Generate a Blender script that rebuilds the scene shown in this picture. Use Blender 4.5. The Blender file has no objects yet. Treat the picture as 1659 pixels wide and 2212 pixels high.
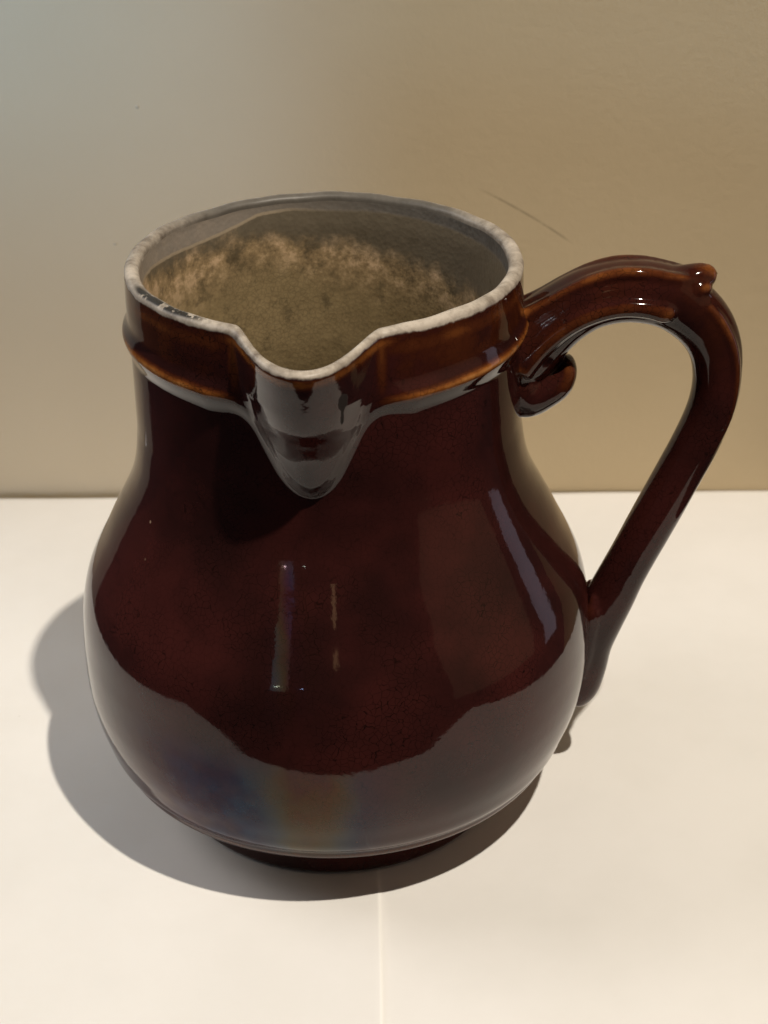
import bpy, bmesh, math
import numpy as np
from mathutils import Matrix, Vector

rng = np.random.default_rng(7)
scene = bpy.context.scene
COL = scene.collection

# ------------------------------------------------------------------ camera
PITCH, ROLL = 0.507785, -0.010919
cp, sp_ = math.cos(PITCH), math.sin(PITCH)
fwd = Vector((0, cp, -sp_)); rgt = Vector((1, 0, 0)); upv = rgt.cross(fwd)
c_, s_ = math.cos(ROLL), math.sin(ROLL)
rgt, upv = rgt * c_ + upv * s_, upv * c_ - rgt * s_
cam_data = bpy.data.cameras.new("camera")
cam = bpy.data.objects.new("camera", cam_data)
COL.objects.link(cam)
m = Matrix((rgt, upv, -fwd)).transposed().to_4x4()
m.translation = Vector((0.017377, -0.477122, 0.369167))
cam.matrix_world = m
cam_data.sensor_fit = 'VERTICAL'
cam_data.sensor_height = 36.0
cam_data.lens = 36.0 * 3575.0 / 2212.0
cam_data.clip_start = 0.01
cam_data.clip_end = 50
cam_data.dof.use_dof = True
cam_data.dof.focus_distance = 0.50
cam_data.dof.aperture_fstop = 26
scene.camera = cam

# ------------------------------------------------------------------ render / view
scene.view_settings.view_transform = 'Standard'
scene.view_settings.look = 'None'
scene.view_settings.exposure = 0.0
scene.view_settings.gamma = 1.0
scene.view_settings.use_curve_mapping = False
scene.cycles.use_denoising = True
scene.cycles.caustics_reflective = True
scene.cycles.blur_glossy = 0.25
scene.cycles.caustics_refractive = False
scene.cycles.sample_clamp_indirect = 4.0
scene.cycles.max_bounces = 8

# ------------------------------------------------------------------ room light
world = bpy.data.worlds.new("World")
scene.world = world
world.use_nodes = True
bg = world.node_tree.nodes["Background"]
bg.inputs[0].default_value = (0.80, 0.86, 1.0, 1)
bg.inputs[1].default_value = 0.020


def aim(ob, target):
    d = Vector(target) - ob.location
    ob.rotation_euler = d.to_track_quat('-Z', 'Y').to_euler()


def area_light(name, loc, target, sx, sy, radiance, color, spread=180):
    L = bpy.data.lights.new(name, 'AREA')
    L.shape = 'RECTANGLE'; L.size = sx; L.size_y = sy
    L.energy = radiance * math.pi * sx * sy
    L.color = color
    L.spread = math.radians(spread)
    o = bpy.data.objects.new(name, L); COL.objects.link(o)
    o.location = loc; aim(o, target)
    return o


def wall_beam(name, x0, x1, z0, z1, direction, power, color, spread):
    """narrow-spread area lamp shaped as a daylight beam: lights x0..x1, z0..z1 of the wall at y = 0.206"""
    d = Vector(direction).normalized()
    o = area_light(name, (0, 0, 0), (0, 1, 0), x1 - x0, z1 - z0, 1.0, color, spread)
    o.data.energy = power * (x1 - x0) * (z1 - z0)
    c = Vector(((x0 + x1) / 2, 0.206, (z0 + z1) / 2)) - d * 1.3
    o.location = c
    aim(o, c + d)
    h = math.hypot(d.x, d.y)
    o.scale = (abs(d.y) / h, h, 1)
    return o


# small warm ceiling lamp, up and to the right in front of the shelf
L = bpy.data.lights.new("ceiling_lamp", 'SPOT')
L.spot_size = math.radians(48); L.spot_blend = 1.0
L.energy = 130; L.color = (1.0, 0.905, 0.765); L.shadow_soft_size = 0.019
lamp = bpy.data.objects.new("ceiling_lamp", L); COL.objects.link(lamp)
lamp.location = (0.26 * 1.75, -0.355 * 1.75, 1.75)
aim(lamp, (0.14, -0.10, 0.0))
# soft cool daylight from a window high on the left
area_light("window_daylight", (-1.35, 0.30, 1.10), (0, 0, 0.05), 0.9, 0.9, 5.0, (1.0, 0.96, 0.94))
# lamps added as daylight beams on the wall, edges cut by their own rectangles
wall_beam("daylight_on_wall", -0.70, -0.006, -0.10, 0.75, (1.0, 1.0, 0.0), 0.85, (0.38, 0.58, 1.0), 3.0)
wall_beam("daylight_on_wall_high", -0.75, -0.055, 0.165, 0.75, (0.8, 1.0, 0.0), 1.6, (0.20, 0.54, 1.0), 9.0)
wall_beam("daylight_on_wall_right", 0.0, 0.45, 0.176, 0.75, (0.15, 1.0, -0.8), 0.32, (0.35, 0.65, 1.0), 2.5)
# area lamps added for glaze reflections: right streak, faint ones behind, warm room panel
area_light("right_streak_strip", (1.22, 0.26, 0.16), (0.06, -0.04, 0.12), 0.20, 0.75, 0.18, (0.90, 0.82, 1.0), 90)  # unseen strip added to draw the pale streak on the belly
area_light("far_window_gap", (-0.62, -1.48, 0.52), (0, -0.07, 0.11), 0.20, 0.45, 0.055, (0.85, 0.93, 1.0), 60)
area_light("far_glint", (-0.80, -1.85, 0.50), (0, -0.07, 0.11), 0.016, 0.03, 9.0, (1.0, 0.97, 0.92), 60)  # tiny unseen lamp added to put glints on the belly
area_light("far_glint_small", (-0.46, -1.92, 0.49), (0, -0.07, 0.11), 0.010, 0.02, 7.0, (0.9, 0.93, 1.0), 60)  # second tiny lamp added for a weaker glint
area_light("far_amber_strip", (0.03, -2.0, 0.93), (0, -0.07, 0.11), 0.06, 0.18, 0.16, (1.0, 0.6, 0.3), 60)  # unseen strip added for an amber streak in the glaze
area_light("warm_room_panel", (1.20, -0.45, 0.55), (0.05, -0.05, 0.2), 1.15, 1.7, 0.12, (1.0, 0.62, 0.36), 120)  # glowing panel added in place of the dim room at right

# ------------------------------------------------------------------ node helpers


class NT:
    def __init__(self, name):
        self.mat = bpy.data.materials.new(name)
        self.mat.use_nodes = True
        self.t = self.mat.node_tree
        self.bsdf = self.t.nodes["Principled BSDF"]

    def n(self, typ, **kw):
        nd = self.t.nodes.new(typ)
        for k, v in kw.items():
            setattr(nd, k, v)
        return nd

    def put(self, sock, v):
        if isinstance(v, bpy.types.NodeSocket):
            self.t.links.new(v, sock)
        elif isinstance(v, tuple) and len(v) == 3 and sock.type == 'RGBA':
            sock.default_value = (*v, 1)
        else:
            sock.default_value = v

    def math(self, op, a, b=0.0, c=None, clamp=False):
        nd = self.n('ShaderNodeMath', operation=op, use_clamp=clamp)
        self.put(nd.inputs[0], a); self.put(nd.inputs[1], b)
        if c is not None:
            self.put(nd.inputs[2], c)
        return nd.outputs[0]

    def mix(self, f, a, b, blend='MIX'):
        nd = self.n('ShaderNodeMix', data_type='RGBA', blend_type=blend)
        self.put(nd.inputs[0], f); self.put(nd.inputs[6], a); self.put(nd.inputs[7], b)
        return nd.outputs[2]

    def mixf(self, f, a, b):
        nd = self.n('ShaderNodeMix', data_type='FLOAT')
        self.put(nd.inputs[0], f); self.put(nd.inputs[2], a); self.put(nd.inputs[3], b)
        return nd.outputs[0]

    def obj(self):
        return self.n('ShaderNodeTexCoord').outputs['Object']

    def noise(self, scale, detail=3, rough=0.5, vec=None, dist=0.0):
        nd = self.n('ShaderNodeTexNoise')
        self.put(nd.inputs['Vector'], vec if vec is not None else self.obj())
        nd.inputs['Scale'].default_value = scale
        nd.inputs['Detail'].default_value = detail
        nd.inputs['Roughness'].default_value = rough
        nd.inputs['Distortion'].default_value = dist
        return nd.outputs[0]

    def voronoi(self, scale, feature='F1', vec=None, rand=1.0):
        nd = self.n('ShaderNodeTexVoronoi', feature=feature)
        self.put(nd.inputs['Vector'], vec if vec is not None else self.obj())
        nd.inputs['Scale'].default_value = scale
        nd.inputs['Randomness'].default_value = rand
        return nd.outputs[0]

    def smooth(self, x, lo, hi, a=0.0, b=1.0):
        nd = self.n('ShaderNodeMapRange', interpolation_type='SMOOTHSTEP')
        self.put(nd.inputs[0], x)
        nd.inputs[1].default_value = lo; nd.inputs[2].default_value = hi
        nd.inputs[3].default_value = a; nd.inputs[4].default_value = b
        return nd.outputs[0]

    def attr(self, name):
        return self.n('ShaderNodeAttribute', attribute_name=name).outputs['Fac']

    def ramp(self, x, stops):
        nd = self.n('ShaderNodeValToRGB')
        self.put(nd.inputs[0], x)
        e = nd.color_ramp.elements
        while len(e) < len(stops):
            e.new(0.5)
        for el, (p, col) in zip(e, stops):
            el.position = p; el.color = (*col, 1)
        return nd.outputs[0]

    def bump(self, h, strength, dist, prev=None):
        nd = self.n('ShaderNodeBump')
        nd.inputs['Strength'].default_value = strength
        nd.inputs['Distance'].default_value = dist
        self.put(nd.inputs['Height'], h)
        if prev is not None:
            self.put(nd.inputs['Normal'], prev)
        return nd.outputs[0]

    def out(self, **kw):
        for k, v in kw.items():
            self.put(self.bsdf.inputs[k.replace('_', ' ')], v)
        return self.mat


# ------------------------------------------------------------------ materials
def worn_nodes(N):
    """pale worn clay along the rim: factor and colour"""
    rd = N.attr('rimd')                       # metres along the surface from the crest, outside positive
    n1 = N.noise(300, 5, 0.7); n2 = N.noise(60, 3, 0.6)
    edge = N.math('ADD', N.math('MULTIPLY', N.math('SUBTRACT', n1, 0.5), 0.0016),
                  N.math('MULTIPLY', N.math('SUBTRACT', n2, 0.5), 0.0046))
    f = N.smooth(N.math('ADD', rd, edge), 0.0025, 0.0034, 1.0, 0.0)
    g = N.math('ADD', N.math('MULTIPLY', N.noise(170, 5, 0.7), 0.6), N.math('MULTIPLY', N.noise(28, 3, 0.6), 0.4))
    col = N.ramp(g, [(0.36, (0.15, 0.12, 0.095)), (0.48, (0.34, 0.295, 0.245)), (0.60, (0.52, 0.46, 0.39))])
    col = N.mix(N.math('MULTIPLY', N.attr('back'), N.smooth(rd, -0.0006, 0.0012, 0.85, 0.2)), col, (0.075, 0.070, 0.062))
    # dark chips where the body shows through, in a short run of the rim
    chip = N.attr('chip')
    k = N.noise(250, 4, 0.65)
    cf = N.math('MULTIPLY', N.math('MULTIPLY', chip, 1.7), N.smooth(k, 0.42, 0.46), clamp=True)
    col = N.mix(cf, col, (0.025, 0.02, 0.016))
    return f, col


def make_glaze():
    N = NT('treacle_brown_glaze')
    thin = N.attr('thin')
    n_mid = N.noise(70, 4, 0.6)
    n_fine = N.noise(420, 3, 0.6)
    t = N.math('MULTIPLY', thin, N.smooth(n_mid, 0.25, 0.7, 0.45, 1.15), clamp=True)
    base = N.mix(N.smooth(N.noise(26, 3, 0.55), 0.3, 0.7), (0.019, 0.0058, 0.0052), (0.048, 0.0112, 0.0094))
    amber = N.ramp(t, [(0.0, (0.030, 0.0045, 0.0022)), (0.35, (0.080, 0.021, 0.007)),
                       (0.7, (0.24, 0.078, 0.016)), (1.0, (0.42, 0.18, 0.050))])
    col = N.mix(N.smooth(t, 0.02, 0.25), base, amber)
    # crazing: a fine net of dark hairlines
    warp = N.n('ShaderNodeVectorMath', operation='ADD')
    nz = N.n('ShaderNodeTexNoise'); nz.inputs['Scale'].default_value = 160
    N.put(nz.inputs['Vector'], N.obj())
    sc = N.n('ShaderNodeVectorMath', operation='SCALE'); sc.inputs['Scale'].default_value = 0.004
    N.put(sc.inputs[0], nz.outputs['Color'])
    N.put(warp.inputs[0], N.obj()); N.put(warp.inputs[1], sc.outputs[0])
    crz = N.voronoi(500, 'DISTANCE_TO_EDGE', warp.outputs[0])
    crz_f = N.math('MULTIPLY', N.smooth(crz, 0.0, 0.05, 1.0, 0.0), N.smooth(N.noise(40, 2), 0.4, 0.65, 0.35, 0.9))
    col = N.mix(crz_f, col, (0.008, 0.003, 0.002))
    # bare pin-holes in the glaze
    pin = N.voronoi(95, 'F1')
    pf = N.math('MULTIPLY', N.smooth(pin, 0.03, 0.055, 1.0, 0.0), N.smooth(N.noise(33, 1), 0.60, 0.64))
    col = N.mix(pf, col, (0.42, 0.30, 0.20))
    sc_f = N.smooth(N.math('ADD', N.attr('scar'), N.math('MULTIPLY', N.math('SUBTRACT', N.noise(500, 3, 0.6), 0.5), 0.5)), 0.45, 0.55)
    col = N.mix(sc_f, col, (0.012, 0.006, 0.004))
    wf, wcol = worn_nodes(N)
    col = N.mix(wf, col, wcol)
    rough = N.mixf(wf, N.math('ADD', N.smooth(n_mid, 0.3, 0.8, 0.035, 0.085), N.math('MULTIPLY', sc_f, 0.6)), 0.42)
    b = N.bump(N.noise(38, 2, 0.5), 0.06, 0.0012)
    b = N.bump(N.noise(170, 3, 0.6), 0.07, 0.0006, b)
    b = N.bump(n_fine, N.t and 0.05, 0.00012, b)
    N.out(Base_Color=col, Roughness=rough, IOR=1.38, Normal=b)
    B = N.n('ShaderNodeBsdfPrincipled')
    for k, v in dict(Base_Color=col, Roughness=rough, IOR=1.50, Normal=b).items():
        N.put(B.inputs[k.replace('_', ' ')], v)
    N.put(B.inputs['Thin Film Thickness'], N.math('ADD', N.attr('film'), N.smooth(N.noise(130, 3), 0.3, 0.7, -14, 14)))
    B.inputs['Thin Film IOR'].default_value = 1.30
    mx = N.n('ShaderNodeMixShader')
    N.put(mx.inputs[0], N.math('MULTIPLY', N.attr('film_mask'), N.smooth(N.noise(200, 3), 0.3, 0.6, 0.75, 1.0), clamp=True))
    N.t.links.new(N.bsdf.outputs[0], mx.inputs[1]); N.t.links.new(B.outputs[0], mx.inputs[2])
    N.t.links.new(mx.outputs[0], N.t.nodes['Material Output'].inputs[0])
    return N.mat


def make_lining():
    N = NT('stained_clay_lining')
    d = N.attr('depth')          # mm below the wavy pale line, negative above
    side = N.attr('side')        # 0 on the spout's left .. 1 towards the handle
    n1 = N.noise(52, 7, 0.72); n2 = N.noise(170, 5, 0.72); n3 = N.noise(22, 3, 0.6)
    dn = N.math('ADD', d, N.math('MULTIPLY', N.math('SUBTRACT', n1, 0.5), 19.0))
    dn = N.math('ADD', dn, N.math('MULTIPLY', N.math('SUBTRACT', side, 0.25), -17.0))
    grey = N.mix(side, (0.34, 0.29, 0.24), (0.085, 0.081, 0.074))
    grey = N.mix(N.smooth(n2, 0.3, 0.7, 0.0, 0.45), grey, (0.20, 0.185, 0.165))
    dark = N.mix(n2, (0.115, 0.096, 0.068), (0.20, 0.165, 0.115))
    tan = N.ramp(N.math('ADD', N.math('MULTIPLY', n1, 0.55), N.math('MULTIPLY', n2, 0.45)),
                 [(0.40, (0.14, 0.105, 0.06)), (0.5, (0.40, 0.285, 0.155)), (0.58, (0.74, 0.53, 0.33))])
    olive = N.mix(n2, (0.20, 0.150, 0.078), (0.44, 0.33, 0.175))
    lower = N.mix(N.smooth(N.math('ADD', dn, N.math('MULTIPLY', n3, 20.0)), 18, 38), tan, olive)
    below = N.mix(N.smooth(dn, 1.5, 10.5), dark, lower)
    col = N.mix(N.smooth(N.math('ADD', d, N.math('MULTIPLY', N.math('SUBTRACT', n2, 0.5), 1.2)), -0.3, 0.5), grey, below)
    st = N.smooth(N.noise(95, 4, 0.7), 0.56, 0.68, 0.0, 0.55)
    col = N.mix(N.math('MULTIPLY', st, N.smooth(d, 1, 6)), col, (0.085, 0.066, 0.038))
    # the pale dribble line itself
    ln = N.smooth(N.math('ABSOLUTE', N.math('ADD', d, N.math('MULTIPLY', N.math('SUBTRACT', n2, 0.5), 1.0))), 0.25, 0.75, 1.0, 0.0)
    ln = N.math('MULTIPLY', ln, N.smooth(side, 0.30, 0.62, 0.8, 0.12))
    col = N.mix(ln, col, (0.42, 0.34, 0.24))
    # dirt collected in a net of fine cracks
    wp = N.n('ShaderNodeVectorMath', operation='ADD')
    wn = N.n('ShaderNodeTexNoise'); wn.inputs['Scale'].default_value = 240; N.put(wn.inputs['Vector'], N.obj())
    ws = N.n('ShaderNodeVectorMath', operation='SCALE'); ws.inputs['Scale'].default_value = 0.003
    N.put(ws.inputs[0], wn.outputs['Color']); N.put(wp.inputs[0], N.obj()); N.put(wp.inputs[1], ws.outputs[0])
    cz = N.voronoi(640, 'DISTANCE_TO_EDGE', wp.outputs[0])
    col = N.mix(N.math('MULTIPLY', N.math('MULTIPLY', N.smooth(cz, 0.0, 0.16, 0.26, 0.0), N.smooth(n3, 0.35, 0.65, 0.2, 1.0)), N.smooth(d, 8, 22)), col, (0.035, 0.027, 0.016))
    wf, wcol = worn_nodes(N)
    wf = N.smooth(N.math('ADD', N.math('MULTIPLY', N.attr('rimd'), -1.0), N.math('MULTIPLY', N.math('SUBTRACT', n2, 0.5), 0.0010)), 0.0020, 0.0027, 1.0, 0.0)
    col = N.mix(wf, col, wcol)
    b = N.bump(N.voronoi(620, 'F1'), 0.16, 0.0005)
    b = N.bump(n2, 0.14, 0.0006, b)
    N.out(Base_Color=col, Roughness=N.mixf(n2, 0.30, 0.5), Normal=b)
    return N.mat


def make_paper():
    N = NT('white_paper')
    n1 = N.noise(11, 5, 0.6); n2 = N.noise(420, 3, 0.6)
    col = N.mix(N.smooth(n1, 0.3, 0.7), (0.79, 0.775, 0.75), (0.84, 0.825, 0.805))
    sp = N.math('MULTIPLY', N.smooth(N.voronoi(75, 'F1'), 0.018, 0.04, 1.0, 0.0), N.smooth(N.noise(14, 1), 0.58, 0.62, 0.0, 0.35))
    col = N.mix(sp, col, (0.42, 0.36, 0.28))
    cr = N.attr('crease_highlight')
    col = N.mix(cr, col, (0.95, 0.94, 0.91))  # bright fold line painted into the colour as a highlight
    b = N.bump(n2, 0.12, 0.0003)
    N.out(Base_Color=col, Roughness=0.62, Normal=b)
    N.bsdf.inputs['Specular IOR Level'].default_value = 0.3
    return N.mat


def make_wall():
    N = NT('painted_plaster')
    o = N.obj()
    n1 = N.noise(5, 4, 0.55); n2 = N.noise(240, 4, 0.6); n3 = N.noise(60, 3, 0.55)
    col = N.mix(N.smooth(n1, 0.3, 0.7), (0.52, 0.415, 0.265), (0.555, 0.445, 0.287))
    # faint dark scuff drawn across the paint
    sep = N.n('ShaderNodeSeparateXYZ'); N.put(sep.inputs[0], o)
    x, z = sep.outputs[0], sep.outputs[2]
    ax, az, bx, bz = 0.0585, 0.1480, 0.1025, 0.1213
    ln = math.hypot(bx - ax, bz - az); ux, uz = (bx - ax) / ln, (bz - az) / ln
    u = N.math('ADD', N.math('MULTIPLY', N.math('SUBTRACT', x, ax), ux), N.math('MULTIPLY', N.math('SUBTRACT', z, az), uz))
    v = N.math('ADD', N.math('MULTIPLY', N.math('SUBTRACT', x, ax), -uz), N.math('MULTIPLY', N.math('SUBTRACT', z, az), ux))
    v = N.math('ADD', v, N.math('MULTIPLY', N.math('POWER', N.math('SUBTRACT', u, ln / 2), 2.0), 1.6))
    sf = N.math('MULTIPLY', N.smooth(N.math('ABSOLUTE', v), 0.0002, 0.0008, 1.0, 0.0), N.smooth(u, 0.0, 0.010))
    sf = N.math('MULTIPLY', sf, N.smooth(u, ln - 0.008, ln, 1.0, 0.0))
    sf = N.math('MULTIPLY', sf, N.smooth(n2, 0.2, 0.6, 0.15, 0.45))
    col = N.mix(sf, col, (0.20, 0.155, 0.10))
    # a few specks and pimples in the paint
    pin = N.voronoi(42, 'F1')
    pf = N.math('MULTIPLY', N.smooth(pin, 0.02, 0.05, 1.0, 0.0), N.smooth(N.noise(9, 1), 0.52, 0.58))
    col = N.mix(N.math('MULTIPLY', pf, 0.35), col, (0.35, 0.31, 0.25))
    b = N.bump(n2, 0.30, 0.0006)
    b = N.bump(n3, 0.11, 0.0014, b)
    b = N.bump(pf, 0.5, 0.0008, b)
    N.out(Base_Color=col, Roughness=0.7, Normal=b)
    N.bsdf.inputs['Specular IOR Level'].default_value = 0.25
    return N.mat


def make_board():
    N = NT('painted_board')
    col = N.mix(N.noise(12, 4), (0.50, 0.47, 0.42), (0.56, 0.53, 0.48))
    N.out(Base_Color=col, Roughness=0.5)
    return N.mat


M_GLAZE, M_LINING, M_PAPER, M_WALL, M_BOARD = make_glaze(), make_lining(), make_paper(), make_wall(), make_board()


# ------------------------------------------------------------------ mesh helpers
def mesh_object(name, verts, faces, mat, parent=None, attrs=None, normals=None, smooth=True):
    me = bpy.data.meshes.new(name)
    me.from_pydata([tuple(v) for v in verts], [], [tuple(int(i) for i in f) for f in faces])
    me.materials.append(mat)
    if smooth:
        me.polygons.foreach_set('use_smooth', [True] * len(me.polygons))
    for k, a in (attrs or {}).items():
        at = me.attributes.new(k, 'FLOAT', 'POINT')
        at.data.foreach_set('value', np.asarray(a, np.float32))
    me.update()
    if normals is not None:
        me.normals_split_custom_set_from_vertices([tuple(n) for n in normals])
    o = bpy.data.objects.new(name, me)
    COL.objects.link(o)
    if parent is not None:
        o.parent = parent
    return o


def submesh(name, V, F, NRM, attrs, mask, mat, parent):
    """the faces of one part, cut out of a bigger surface with its normals kept"""
    f = F[mask]
    ids, inv = np.unique(f.ravel(), return_inverse=True)
    return mesh_object(name, V[ids], inv.reshape(f.shape), mat, parent,
                       {k: a[ids] for k, a in attrs.items()}, NRM[ids])


def grid_normals(V, F):
    n = np.zeros_like(V)
    a, b, c, d = (V[F[:, i]] for i in range(4))
    fn = np.cross(c - a, d - b)
    for i in range(4):
        np.add.at(n, F[:, i], fn)
    return n / (np.linalg.norm(n, axis=1)[:, None] + 1e-20)


def sstep(x, a, b):
    t = np.clip((x - a) / (b - a), 0, 1)
    return t * t * (3 - 2 * t)


def pchip(xk, yk, x):
    xk, yk = np.asarray(xk, float), np.asarray(yk, float)
    h = np.diff(xk); d = np.diff(yk) / h
    mm = np.zeros(len(xk)); mm[0], mm[-1] = d[0], d[-1]
    for i in range(1, len(xk) - 1):
        if d[i - 1] * d[i] > 0:
            w1, w2 = 2 * h[i] + h[i - 1], h[i] + 2 * h[i - 1]
            mm[i] = (w1 + w2) / (w1 / d[i - 1] + w2 / d[i])
    x = np.clip(x, xk[0], xk[-1])
    i = np.clip(np.searchsorted(xk, x) - 1, 0, len(xk) - 2)
    t = (x - xk[i]) / h[i]
    return ((1 + 2 * t) * (1 - t) ** 2 * yk[i] + t * (1 - t) ** 2 * h[i] * mm[i]
            + t * t * (3 - 2 * t) * yk[i + 1] + t * t * (t - 1) * h[i] * mm[i + 1])


# ------------------------------------------------------------------ setting: wall, shelf, paper
def box(name, x0, x1, y0, y1, z0, z1, mat, bevel=0.0):
    bm = bmesh.new()
    bmesh.ops.create_cube(bm, size=1)
    for v in bm.verts:
        v.co = Vector(((x0 + x1) / 2 + v.co.x * (x1 - x0), (y0 + y1) / 2 + v.co.y * (y1 - y0), (z0 + z1) / 2 + v.co.z * (z1 - z0)))
    if bevel:
        bmesh.ops.bevel(bm, geom=bm.edges[:], offset=bevel, segments=2, affect='EDGES', profile=0.5)
    me = bpy.data.meshes.new(name); bm.to_mesh(me); bm.free()
    me.materials.append(mat)
    o = bpy.data.objects.new(name, me); COL.objects.link(o)
    return o


wall = box('wall', -0.36, 0.55, 0.0, 0.06, -0.25, 0.75, M_WALL)
wall.location = (0, 0.2062, 0)
wall.rotation_euler = (0, 0, math.radians(-0.58))
wall['kind'] = 'structure'
shelf = box('shelf', -0.252, 0.214, -0.171, 0.200, -0.0205, -0.0018, M_BOARD, 0.0015)
shelf['kind'] = 'structure'


def build_paper():
    xs = np.unique(np.concatenate([np.linspace(-0.254, 0.2155, 120), np.linspace(0.0095, 0.0185, 26), np.linspace(-0.017, -0.008, 12)]))
    ys = np.linspace(-0.1735, 0.2040, 130)
    X, Y = np.meshgrid(xs, ys)
    xc = 0.0146 + 0.0005 * np.sin(Y * 40)
    # folded once: the sheet lifts a little towards the fold, then drops away
    fade = sstep(-Y, -0.02, 0.05)
    up = np.where(X < xc, sstep(X, -0.0135, 0.0146) * 0.00095, 0.00095 * np.exp(-np.clip((X - xc) / 0.0011, 0, 30)))
    Z = up * fade
    Z += 0.00030 * np.sin(X * 31 + 1.3 * np.sin(Y * 23)) * np.sin(Y * 27 + 0.6) + 0.00012 * np.sin(X * 77 + 2 * np.sin(Y * 41)) * np.sin(Y * 63 + 2 * np.sin(X * 37))
    flat = sstep(np.hypot(X, Y), 0.05, 0.085)          # pressed flat under the jug
    Z = Z * flat - 0.0004
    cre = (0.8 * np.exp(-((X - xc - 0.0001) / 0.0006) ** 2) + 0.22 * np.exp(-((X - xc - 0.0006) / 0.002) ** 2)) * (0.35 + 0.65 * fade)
    ny, nx = X.shape
    top = np.stack([X, Y, Z], -1).reshape(-1, 3)
    idx = np.arange(nx * ny).reshape(ny, nx)
    F = np.stack([idx[:-1, :-1], idx[:-1, 1:], idx[1:, 1:], idx[1:, :-1]], -1).reshape(-1, 4)
    low = top.copy(); low[:, 2] -= 0.00022
    n = len(top)
    edge = np.concatenate([idx[0, :], idx[1:, -1], idx[-1, -2::-1], idx[-2:0:-1, 0]])
    sides = np.stack([np.roll(edge, -1), edge, edge + n, np.roll(edge, -1) + n], -1)
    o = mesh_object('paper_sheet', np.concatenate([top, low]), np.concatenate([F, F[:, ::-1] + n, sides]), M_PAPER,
                    attrs={'crease_highlight': np.concatenate([cre.ravel()] * 2)})
    o['label'] = 'white paper sheet with one fold line, spread under the brown jug'
    o['category'] = 'paper'


build_paper()

# ------------------------------------------------------------------ the jug
jug = bpy.data.objects.new('pottery_jug', None)
COL.objects.link(jug)
jug['label'] = 'glossy dark brown glazed pottery jug with looped handle and pinched spout'
jug['category'] = 'jug'

H = 0.1928
SPOUT_AZ = math.radians(-93.3)
OUT_Z = [0.0, 0.0010, 0.0040, 0.0110, 0.0160, 0.0195, 0.0212, 0.0222, 0.0236, 0.0252, 0.028, 0.034, 0.040, 0.046, 0.052, 0.058, 0.064, 0.070, 0.076,
         0.082, 0.088, 0.094, 0.100, 0.106, 0.112, 0.118, 0.124, 0.130, 0.136, 0.142, 0.150, 0.160, 0.168, H]
OUT_R = [0.0570, 0.0588, 0.0592, 0.0596, 0.0625, 0.0700, 0.0748, 0.0765, 0.0772, 0.0776, 0.0797, 0.0818, 0.0836, 0.0848, 0.0855, 0.0857, 0.0856, 0.0852, 0.0846,
         0.0835, 0.0817, 0.0789, 0.0757, 0.0727, 0.0695, 0.0664, 0.0640, 0.0625, 0.0616, 0.0610, 0.0608, 0.0606, 0.0605, 0.0598]
# height of the moulded ridge as a function of the angle from the spout (degrees)
RIDGE_A = [0, 3.0, 5.5, 8.5, 10.8, 12.8, 14.6, 16.6, 19.0, 22.5, 27, 35, 60, 180]
RIDGE_Z = [0.1425, 0.1433, 0.1452, 0.1493, 0.1540, 0.1585, 0.1625, 0.1655, 0.1678, 0.1694, 0.1703, 0.1709, 0.1712, 0.1712]


def outer_radius(phi, z):
    """phi: degrees from the spout centre (signed), z: height"""
    a = np.abs(phi)
    base = pchip(OUT_Z, OUT_R, z)
    zb = pchip(RIDGE_A, RIDGE_Z, a)
    dzb = (pchip(RIDGE_A, RIDGE_Z, a + 0.2) - pchip(RIDGE_A, RIDGE_Z, a - 0.2)) / (0.4 * math.pi / 180 * 0.061)
    out = sstep(a, 15, 30)
    t = (z - zb) / np.sqrt(1 + dzb ** 2) - 0.0022 * (1 - out)                           # 0 on the spout, 1 along the collar
    # collar relief: fillet, round ridge, hollow above it
    rel = 0.00185 * sstep(t, -0.0030 - 0.0020 * out, 0.0008) * (0.75 + 0.25 * out)
    rel += out * 0.00050 * np.exp(-((t - 0.0018) / 0.0015) ** 2)
    rel += out * (-0.00075 * np.exp(-((t - 0.0058) / 0.0026) ** 2)) - out * 0.0011 * sstep(t, 0.003, 0.010)
    rel += (1 - out) * 0.0004 * sstep(t, 0.0, 0.003)
    # spout: pulled out from the wall, widest at the lip
    w = np.interp(z, [0.1425, 0.1450, 0.1493, 0.1585, 0.166, 0.176, 0.1928], [2.5, 4.0, 7.0, 11.5, 15.2, 18.0, 20.5])
    s = np.clip(np.cos(np.clip(a / w, 0, 1) * math.pi / 2), 0, 1) ** 1.55
    p = pchip([0.1425, 0.147, 0.156, 0.163, 0.170, 0.183, 0.1928], [0.0, 0.0013, 0.0043, 0.0079, 0.0116, 0.0159, 0.0190], z)
    return base + rel + p * s, t, s, out


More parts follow.
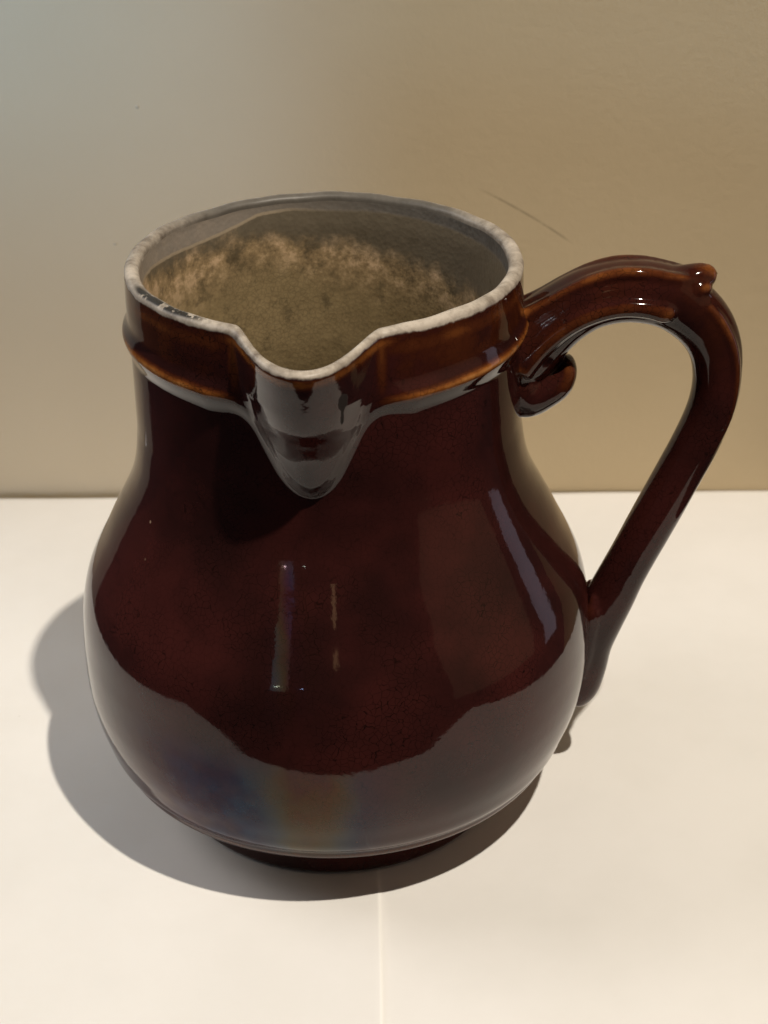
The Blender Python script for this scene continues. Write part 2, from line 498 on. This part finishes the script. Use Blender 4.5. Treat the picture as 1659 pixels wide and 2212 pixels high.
def build_body():
    az = [0.0]
    # azimuth samples relative to the spout, dense across it
    pa = np.unique(np.concatenate([np.linspace(-180, 180, 361)[:-1], np.linspace(-32, 32, 257)]))
    nu = len(pa)
    # outer rows
    zo = np.unique(np.concatenate([np.linspace(0, 0.0275, 46), np.linspace(0.0275, 0.138, 80), np.linspace(0.138, H - 0.0022, 130)]))
    P = pa[None, :]
    dipS = np.cos(np.clip(np.abs(pa) / 21.0, 0, 1) * math.pi / 2) ** 1.5
    wob = 0.00018 * np.sin(np.radians(pa) * 5 + 1) + 0.00012 * np.sin(np.radians(pa) * 11 + 2) + 0.00010 * np.sin(np.radians(pa) * 23)
    drop = 0.0030 * dipS + wob - 0.0009 * np.clip(np.sin(np.radians(pa) + SPOUT_AZ), 0, 1)                          # the lip dips at the spout
    rows_r, rows_z, rows_rimd, rows_thin, rows_t, rows_s, rows_part = [], [], [], [], [], [], []
    rad = np.radians(pa)
    hand = 0.00010 * np.sin(rad * 2 + 0.7) + 0.00008 * np.sin(rad * 3 + 2.0)
    for z in zo:
        r, t, s, out = outer_radius(pa, np.full(nu, z))
        zz = z - drop * sstep(z, H - 0.030, H)
        rows_r.append(r + hand * sstep(z, 0.02, 0.05)); rows_z.append(zz)
        rows_rimd.append(np.full(nu, H - z + 0.0012))
        th = out * 0.95 * np.exp(-((t - 0.0017) / 0.0014) ** 2)
        th = np.maximum(th, 0.42 * out * np.exp(-((H - z - 0.0058) / 0.0028) ** 2))
        th = np.maximum(th, 0.75 * (1 - out) * np.exp(-((H - z - 0.0034) / 0.0018) ** 2))
        th = np.maximum(th, 0.55 * np.exp(-((np.abs(pa) - 19.5) / 1.6) ** 2) * sstep(z, 0.170, 0.182) * 0.8)
        th = np.maximum(th, 0.22 * out * sstep(t, 0.004, 0.008))
        th = np.maximum(th, 0.30 * math.exp(-((z - 0.0236) / 0.0010) ** 2))
        rows_thin.append(th); rows_t.append(t); rows_s.append(s)
        rows_part.append(np.full(nu, 0))
    # rounded rim: outer edge to inner edge
    WALL = 0.0046
    r_top = rows_r[-1]; z_top = H - 0.0022
    for k in range(1, 16):
        b = k / 16 * math.pi
        cx = r_top - WALL / 2
        r = cx + WALL / 2 * np.cos(b) * (1.0 if b < 1.57 else 1.0)
        z = z_top + 0.0022 * (math.sin(b) ** 0.8)
        wear = 0.00003 * np.sin(rad * 9 + k * 0.3) * np.sin(rad * 13 + 1)
        rows_r.append(r + wear); rows_z.append(z - drop + wear)
        rows_rimd.append(np.full(nu, (0.5 - k / 16) * 0.0060))
        rows_thin.append(np.zeros(nu)); rows_t.append(np.full(nu, 0.02)); rows_s.append(dipS)
        rows_part.append(np.full(nu, 3))
    # inner wall
    zi = np.concatenate([np.linspace(H - 0.0024, 0.135, 90), np.linspace(0.134, 0.016, 70)])
    for z in zi:
        ro, t, s, out = outer_radius(pa, np.full(nu, z))
        base = pchip(OUT_Z, OUT_R, np.full(nu, max(z, 0.024)))
        r = base + (ro - base) * (0.85 * (1 - out)) * sstep(z, 0.135, 0.150) - WALL
        r = r + (r_top - WALL - r) * sstep(z, H - 0.012, H - 0.0024)
        if z < 0.03:
            r = r * (1 - 0.10 * ((0.03 - z) / 0.014) ** 2)
        zz = z - drop * sstep(z, H - 0.030, H)
        rows_r.append(r + hand * 0.7 * sstep(z, 0.02, 0.05)); rows_z.append(zz)
        rows_rimd.append(np.full(nu, -(H - z) - 0.0006))
        rows_thin.append(np.zeros(nu)); rows_t.append(t); rows_s.append(s)
        rows_part.append(np.full(nu, 4))
    # inside floor
    rl = rows_r[-1]
    for k in (0.8, 0.5, 0.2, 0.02):
        rows_r.append(rl * k); rows_z.append(np.full(nu, 0.016 - 0.004 * (1 - k)))
        rows_rimd.append(np.full(nu, -0.2)); rows_thin.append(np.zeros(nu)); rows_t.append(np.full(nu, -0.1)); rows_s.append(np.zeros(nu))
        rows_part.append(np.full(nu, 4))
    Rr, Zz = np.array(rows_r), np.array(rows_z)
    ang = rad[None, :] + SPOUT_AZ
    lean = 0.0009 * sstep(Zz, 0.02, 0.06) * (1 - sstep(Zz, 0.10, 0.17))
    X = Rr * np.cos(ang) + lean; Y = Rr * np.sin(ang)
    V = np.stack([X, Y, Zz], -1).reshape(-1, 3)
    nv = Rr.shape[0]
    idx = np.arange(nu * nv).reshape(nv, nu)
    nxt = np.roll(idx, -1, axis=1)
    F = np.stack([idx[:-1], nxt[:-1], nxt[1:], idx[1:]], -1).reshape(-1, 4)
    NRM = grid_normals(V, F)
    T = np.array(rows_t).ravel(); S = np.array(rows_s).ravel(); PART = np.array(rows_part).ravel()
    phi = np.broadcast_to(pa, (nv, nu)).ravel()
    azd = np.degrees(np.broadcast_to(ang, (nv, nu)).ravel()) % 360      # world azimuth
    z = V[:, 2]
    # iridescent film of old glaze: bands down the front of the belly
    fr = (azd - 265.5 + 180) % 360 - 180
    film = np.zeros(len(V))
    m1 = np.where(fr < 0, 1 - sstep(-fr, 22, 52), 1 - sstep(fr, 9, 20)) * np.interp(fr, [-30, -14, -8, 20], [0.85, 0.75, 0.42, 0.38]) * sstep(z, 0.022, 0.028) * (1 - sstep(z, 0.055, 0.072))
    film = np.where(z < 0.074, np.interp(np.abs(fr), [0, 4, 6, 8.5, 11, 18, 40], [310, 300, 262, 222, 186, 162, 152]), 250 + 26 * (fr + 6) + 2500 * (z - 0.1))
    m2 = np.exp(-((fr + 6) / 6.0) ** 4) * sstep(z, 0.075, 0.085) * (1 - sstep(z, 0.115, 0.13))
    # chips in the rim on the left
    az_l = (azd - 219 + 180) % 360 - 180
    rimd = np.array(rows_rimd).ravel()
    chip = np.exp(-(az_l / 17.0) ** 4) * np.exp(-((rimd - 0.0004) / 0.0012) ** 2)
    # the wavy line in the lining
    line_d = np.interp(azd, [0, 30, 60, 75, 90, 103, 115, 122, 130, 142, 155, 170, 190, 260, 360],
                       [7.0, 6.0, 4.8, 4.4, 4.6, 3.6, 4.2, 6.4, 8.0, 8.8, 8.4, 7.6, 7.5, 8.0, 7.0])
    depth = (H - z) * 1000 - line_d
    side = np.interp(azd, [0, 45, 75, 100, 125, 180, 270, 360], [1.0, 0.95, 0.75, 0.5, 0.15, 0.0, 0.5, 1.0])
    # bare scar in the glaze on the right of the spout
    scar = np.exp(-((phi - 8.6) / 1.4) ** 2 - ((z - 0.1775) / 0.0030) ** 2) + 0.8 * np.exp(-((phi - 8.4) / 0.6) ** 2 - ((z - 0.1715) / 0.0030) ** 2)
    scar = scar * (PART == 0)
    A = dict(scar=scar, thin=np.array(rows_thin).ravel(), rimd=rimd, film=film, film_mask=np.maximum(m1, 0.6 * m2), chip=chip, depth=depth, side=side, back=np.interp(azd, [0, 25, 50, 130, 155, 180, 360], [0, 0.2, 1, 1, 0.3, 0, 0]))
    fc = lambda a: a[F].mean(1)
    part = PART[F].max(1)
    tz, zz, aa, tt = PART[F].min(1), fc(z), np.abs(phi[F[:, 0]]), fc(T)
    outer = part == 0
    foot = outer & (zz < 0.0215)
    inspout = aa < np.interp(zz, [0.1425, 0.1493, 0.1585, 0.166, 0.176, 0.1928], [6, 10.5, 14, 17, 18.8, 20.8])
    raised = outer & (tt > -0.0050) & (zz > 0.138)
    spout = raised & inspout
    collar = raised & ~inspout
    body = outer & ~foot & ~raised
    rim = (part == 3)
    lining = (part == 4) & (tz == 4)
    rim = rim | ((part == 4) & (tz == 3))
    submesh('body', V, F, NRM, A, body, M_GLAZE, jug)
    submesh('foot', V, F, NRM, A, foot, M_GLAZE, jug)['label'] = 'recessed dark foot ring'
    submesh('collar', V, F, NRM, A, collar, M_GLAZE, jug)['label'] = 'collar band with amber ridge'
    submesh('spout', V, F, NRM, A, spout, M_GLAZE, jug)
    submesh('rim', V, F, NRM, A, rim, M_GLAZE, jug)['label'] = 'worn pale rim with dark chips'
    submesh('lining', V, F, NRM, A, lining, M_LINING, jug)['label'] = 'stained crackled clay inside'
    # underside disc inside the foot ring
    n = 64
    a = np.linspace(0, 2 * math.pi, n, endpoint=False)
    V2 = np.concatenate([np.stack([0.0570 * np.cos(a), 0.0570 * np.sin(a), 0 * a], -1),
                         np.stack([0.051 * np.cos(a), 0.051 * np.sin(a), 0 * a + 0.0002], -1),
                         np.stack([0.049 * np.cos(a), 0.049 * np.sin(a), 0 * a + 0.004], -1), [[0, 0, 0.0045]]])
    i = np.arange(n); j = (i + 1) % n
    fs = [(int(x), int(x + n), int(y + n), int(y)) for x, y in zip(i, j)] + [(int(x + n), int(x + 2 * n), int(y + 2 * n), int(y + n)) for x, y in zip(i, j)] + \
         [(int(x + 2 * n), 3 * n, int(y + 2 * n)) for x, y in zip(i, j)]
    zero = np.zeros(len(V2))
    mesh_object('base', V2, [f for f in fs], M_GLAZE, jug, dict(thin=zero, rimd=zero + 0.2, film=zero, film_mask=zero, scar=zero, back=zero, chip=zero))


build_body()


# ------------------------------------------------------------------ handle
def catmull(pts, n):
    p = np.asarray(pts, float)
    p = np.vstack([2 * p[0] - p[1], p, 2 * p[-1] - p[-2]])
    out = []
    for i in range(1, len(p) - 2):
        t = np.linspace(0, 1, n, endpoint=False)[:, None]
        a, b, c, d = p[i - 1:i + 3]
        out.append(0.5 * (2 * b + (c - a) * t + (2 * a - 5 * b + 4 * c - d) * t ** 2 + (3 * b - a - 3 * c + d) * t ** 3))
    return np.vstack(out + [p[-2:-1]])


def sweep(bm, pts, n=8, seg=28, power=2.0, round_end=True):
    """pts in mm: x, y, z, in-plane radius, sideways radius"""
    q = catmull(pts, n) / 1000.0
    c, ri, ry = q[:, :3], q[:, 3], q[:, 4]
    tg = np.gradient(c, axis=0); tg /= np.linalg.norm(tg, axis=1)[:, None]
    B = np.array([0, 1.0, 0])
    rings = []
    for k in range(len(c)):
        nrm = np.cross(tg[k], B); nrm /= np.linalg.norm(nrm)
        bb = np.cross(nrm, tg[k])
        ring = []
        for j in range(seg):
            a = 2 * math.pi * j / seg
            ca, sa = math.cos(a), math.sin(a)
            ca, sa = math.copysign(abs(ca) ** (2 / power), ca), math.copysign(abs(sa) ** (2 / power), sa)
            ring.append(bm.verts.new(c[k] + nrm * ri[k] * ca + bb * ry[k] * sa))
        rings.append(ring)
    for r0, r1 in zip(rings, rings[1:]):
        for j in range(seg):
            bm.faces.new((r0[j], r0[(j + 1) % seg], r1[(j + 1) % seg], r1[j]))
    e = c[-1] + tg[-1] * (ri[-1] * 0.6 if round_end else 0)
    v0, v1 = bm.verts.new(c[0]), bm.verts.new(e)
    for j in range(seg):
        bm.faces.new((v0, rings[0][(j + 1) % seg], rings[0][j]))
        bm.faces.new((v1, rings[-1][j], rings[-1][(j + 1) % seg]))


HANDLE = [(57.6, 0, 162.0, 15.0, 12.0), (61.5, 0, 163.5, 13.2, 10.5), (66.5, 0, 167.5, 11.2, 9.3), (73.0, 0, 173.0, 10.0, 9.0), (81, 0, 177.9, 9.6, 9.0), (90, 0, 180.2, 9.6, 9.0),
          (98, 0, 180.2, 9.7, 9.2), (106, 0, 178.2, 9.7, 9.4), (113, 0, 173.8, 9.5, 9.2), (118.3, 0, 168.0, 9.0, 8.8), (121.6, 0, 161, 8.3, 8.4), (122.9, 0, 153, 7.7, 8.2),
          (122.7, 0, 145, 7.5, 8.1), (121.0, 0, 137, 7.4, 8.0), (117.8, 0, 127.5, 7.5, 8.0), (114.0, 0, 118.3, 7.5, 8.0), (109.5, 0, 107.5, 7.6, 8.0), (104.7, 0, 96.2, 7.6, 8.0),
          (101.0, 0, 87.5, 7.5, 8.0), (97.6, 0, 79.5, 7.6, 8.2), (94.3, 0, 71.0, 8.0, 8.6), (91.0, 0, 62, 8.0, 8.6), (88.3, 0, 52, 7.4, 8.0), (86.7, 0, 42, 7.4, 7.6),
          (85.0, 0, 34, 7.0, 7.0), (82.6, 0, 28.5, 5.4, 5.6)]
SCROLL = [(57.5, 0, 150.5, 12.0, 11.0), (60.5, 0, 149.0, 10.5, 9.8), (64.0, 0, 147.4, 8.8, 9.0), (68.5, 0, 148.4, 6.8, 8.2), (72.6, 0, 150.9, 5.7, 7.6), (75.0, 0, 154.0, 3.9, 6.8), (75.4, 0, 156.8, 2.7, 5.6), (74.9, 0, 158.2, 1.7, 4.2)]
SPUR = [(101, 0, 179.0, 8.6, 7.6), (107, 0, 181.3, 7.0, 6.8), (112, 0, 183.4, 5.6, 5.6), (115.5, 0, 184.9, 4.5, 4.6), (118.0, 0, 185.6, 3.4, 3.4), (119.3, 0, 185.9, 2.2, 2.2), (119.9, 0, 186.0, 0.9, 0.9)]


def build_handle():
    bm = bmesh.new()
    sweep(bm, HANDLE, power=2.15)
    sweep(bm, SCROLL)
    sweep(bm, SPUR)
    for sgn in (-1, 1):        # moulded rib along each side of the arch, ending in a round tip
        rib = [(60, 9.5 * sgn, 158, 3.6, 2.6), (66.5, 9.0 * sgn, 166.0, 3.2, 2.6), (74, 8.9 * sgn, 172.5, 3.0, 2.6), (82, 9.0 * sgn, 176.6, 2.9, 2.6), (90, 9.1 * sgn, 178.5, 2.9, 2.6),
               (98, 9.3 * sgn, 178.2, 3.0, 2.6), (103.5, 9.4 * sgn, 176.8, 3.2, 2.6), (105.5, 9.2 * sgn, 176.0, 2.2, 1.8)]
        sweep(bm, rib, seg=16)
        rib2 = [(60, 5.0 * sgn, 174.0, 2.6, 2.6), (66.5, 4.6 * sgn, 177.4, 2.4, 2.6), (74, 4.6 * sgn, 182.0, 2.3, 2.6), (82, 4.8 * sgn, 185.9, 2.3, 2.6),
                (90, 5.0 * sgn, 187.9, 2.3, 2.6), (98, 5.2 * sgn, 187.7, 2.3, 2.6), (106, 5.0 * sgn, 186.1, 2.2, 2.4), (113, 3.0 * sgn, 184.6, 2.2, 2.2), (116, 1.8 * sgn, 185.4, 1.8, 1.8)]
        sweep(bm, rib2, seg=16)
        # knuckle on each side of the thumb rest, and a crest running on down the back
        sweep(bm, [(110.0, 4.6 * sgn, 180.0, 2.6, 2.6), (114.0, 4.4 * sgn, 182.2, 3.0, 2.8), (116.6, 3.6 * sgn, 183.0, 2.4, 2.2), (117.8, 3.2 * sgn, 183.2, 1.2, 1.1)], seg=16)
        sweep(bm, [(116, 6.0 * sgn, 177.5, 2.6, 2.6), (121, 6.2 * sgn, 172, 2.4, 2.4), (125.5, 6.0 * sgn, 163, 2.2, 2.4), (127.2, 5.6 * sgn, 152, 2.0, 2.4), (126.2, 5.4 * sgn, 140, 1.8, 2.2), (122, 5.0 * sgn, 127, 1.6, 2.0)], seg=16)
        # lumps of clay smeared into the joints
        sweep(bm, [(88.0, 4.5 * sgn, 73.0, 1.6, 1.6), (87.8, 5.8 * sgn, 69, 2.8, 2.8), (87.0, 6.6 * sgn, 66, 3.4, 3.2), (86.0, 6.4 * sgn, 54, 3.0, 3.0), (84.5, 6.0 * sgn, 42, 2.6, 2.4)], seg=14)
    bmesh.ops.recalc_face_normals(bm, faces=bm.faces[:])
    me = bpy.data.meshes.new('handle_raw'); bm.to_mesh(me); bm.free()
    tmp = bpy.data.objects.new('handle_raw', me); COL.objects.link(tmp)
    md = tmp.modifiers.new('r', 'REMESH'); md.mode = 'VOXEL'; md.voxel_size = 0.00062; md.adaptivity = 0
    sm = tmp.modifiers.new('s', 'SMOOTH'); sm.factor = 0.5; sm.iterations = 11
    dg = bpy.context.evaluated_depsgraph_get()
    ev = tmp.evaluated_get(dg); em = ev.to_mesh()
    V = np.empty(len(em.vertices) * 3); em.vertices.foreach_get('co', V); V = V.reshape(-1, 3)
    F = [tuple(p.vertices) for p in em.polygons]
    E = np.empty(len(em.edges) * 2, int); em.edges.foreach_get('vertices', E); E = E.reshape(-1, 2)
    ev.to_mesh_clear()
    bpy.data.objects.remove(tmp); bpy.data.meshes.remove(me)
    F = np.array([f if len(f) == 4 else (f[0], f[1], f[2], f[2]) for f in F])
    NRM = grid_normals(V, F)
    # curvature, a little blurred: glaze runs thin over convex ridges
    deg = np.bincount(E.ravel(), minlength=len(V)).astype(float)[:, None]

    def avg(x):
        s = np.zeros_like(x); np.add.at(s, E[:, 0], x[E[:, 1]]); np.add.at(s, E[:, 1], x[E[:, 0]])
        return s / deg
    far = V.copy()
    for _ in range(10):
        far = avg(far)
    cur = (((V - far) * NRM).sum(1))[:, None]
    for _ in range(4):
        cur = avg(cur)
    cur = cur[:, 0]
    thin = 0.38 * sstep(cur, 0.00010, 0.00028) + 0.13
    thin *= 0.35 + 0.65 * sstep(V[:, 2], 0.120, 0.165)
    z0 = np.zeros(len(V))
    A = dict(thin=thin, rimd=z0 + 0.2, film=z0, film_mask=z0, scar=z0, back=z0, chip=z0)
    cf = V[F].mean(1) * 1000
    x, z = cf[:, 0], cf[:, 2]
    scroll = (z < 160.5) & (x < 81) & (z > 130) & (((z < 152) & (x < 74)) | ((x - 73) ** 2 / 49 + (z - 152) ** 2 / 70 < 1))
    spur = (x > 110) & (z > 180.5) & ~scroll
    rest = ~scroll & ~spur
    tri = F[:, 2] == F[:, 3]
    if tri.any():
        raise RuntimeError('triangles in remesh')
    h = submesh('handle', V, F, NRM, A, rest, M_GLAZE, jug)
    submesh('scroll', V, F, NRM, A, scroll, M_GLAZE, h)
    submesh('thumb_rest', V, F, NRM, A, spur, M_GLAZE, h)


build_handle()
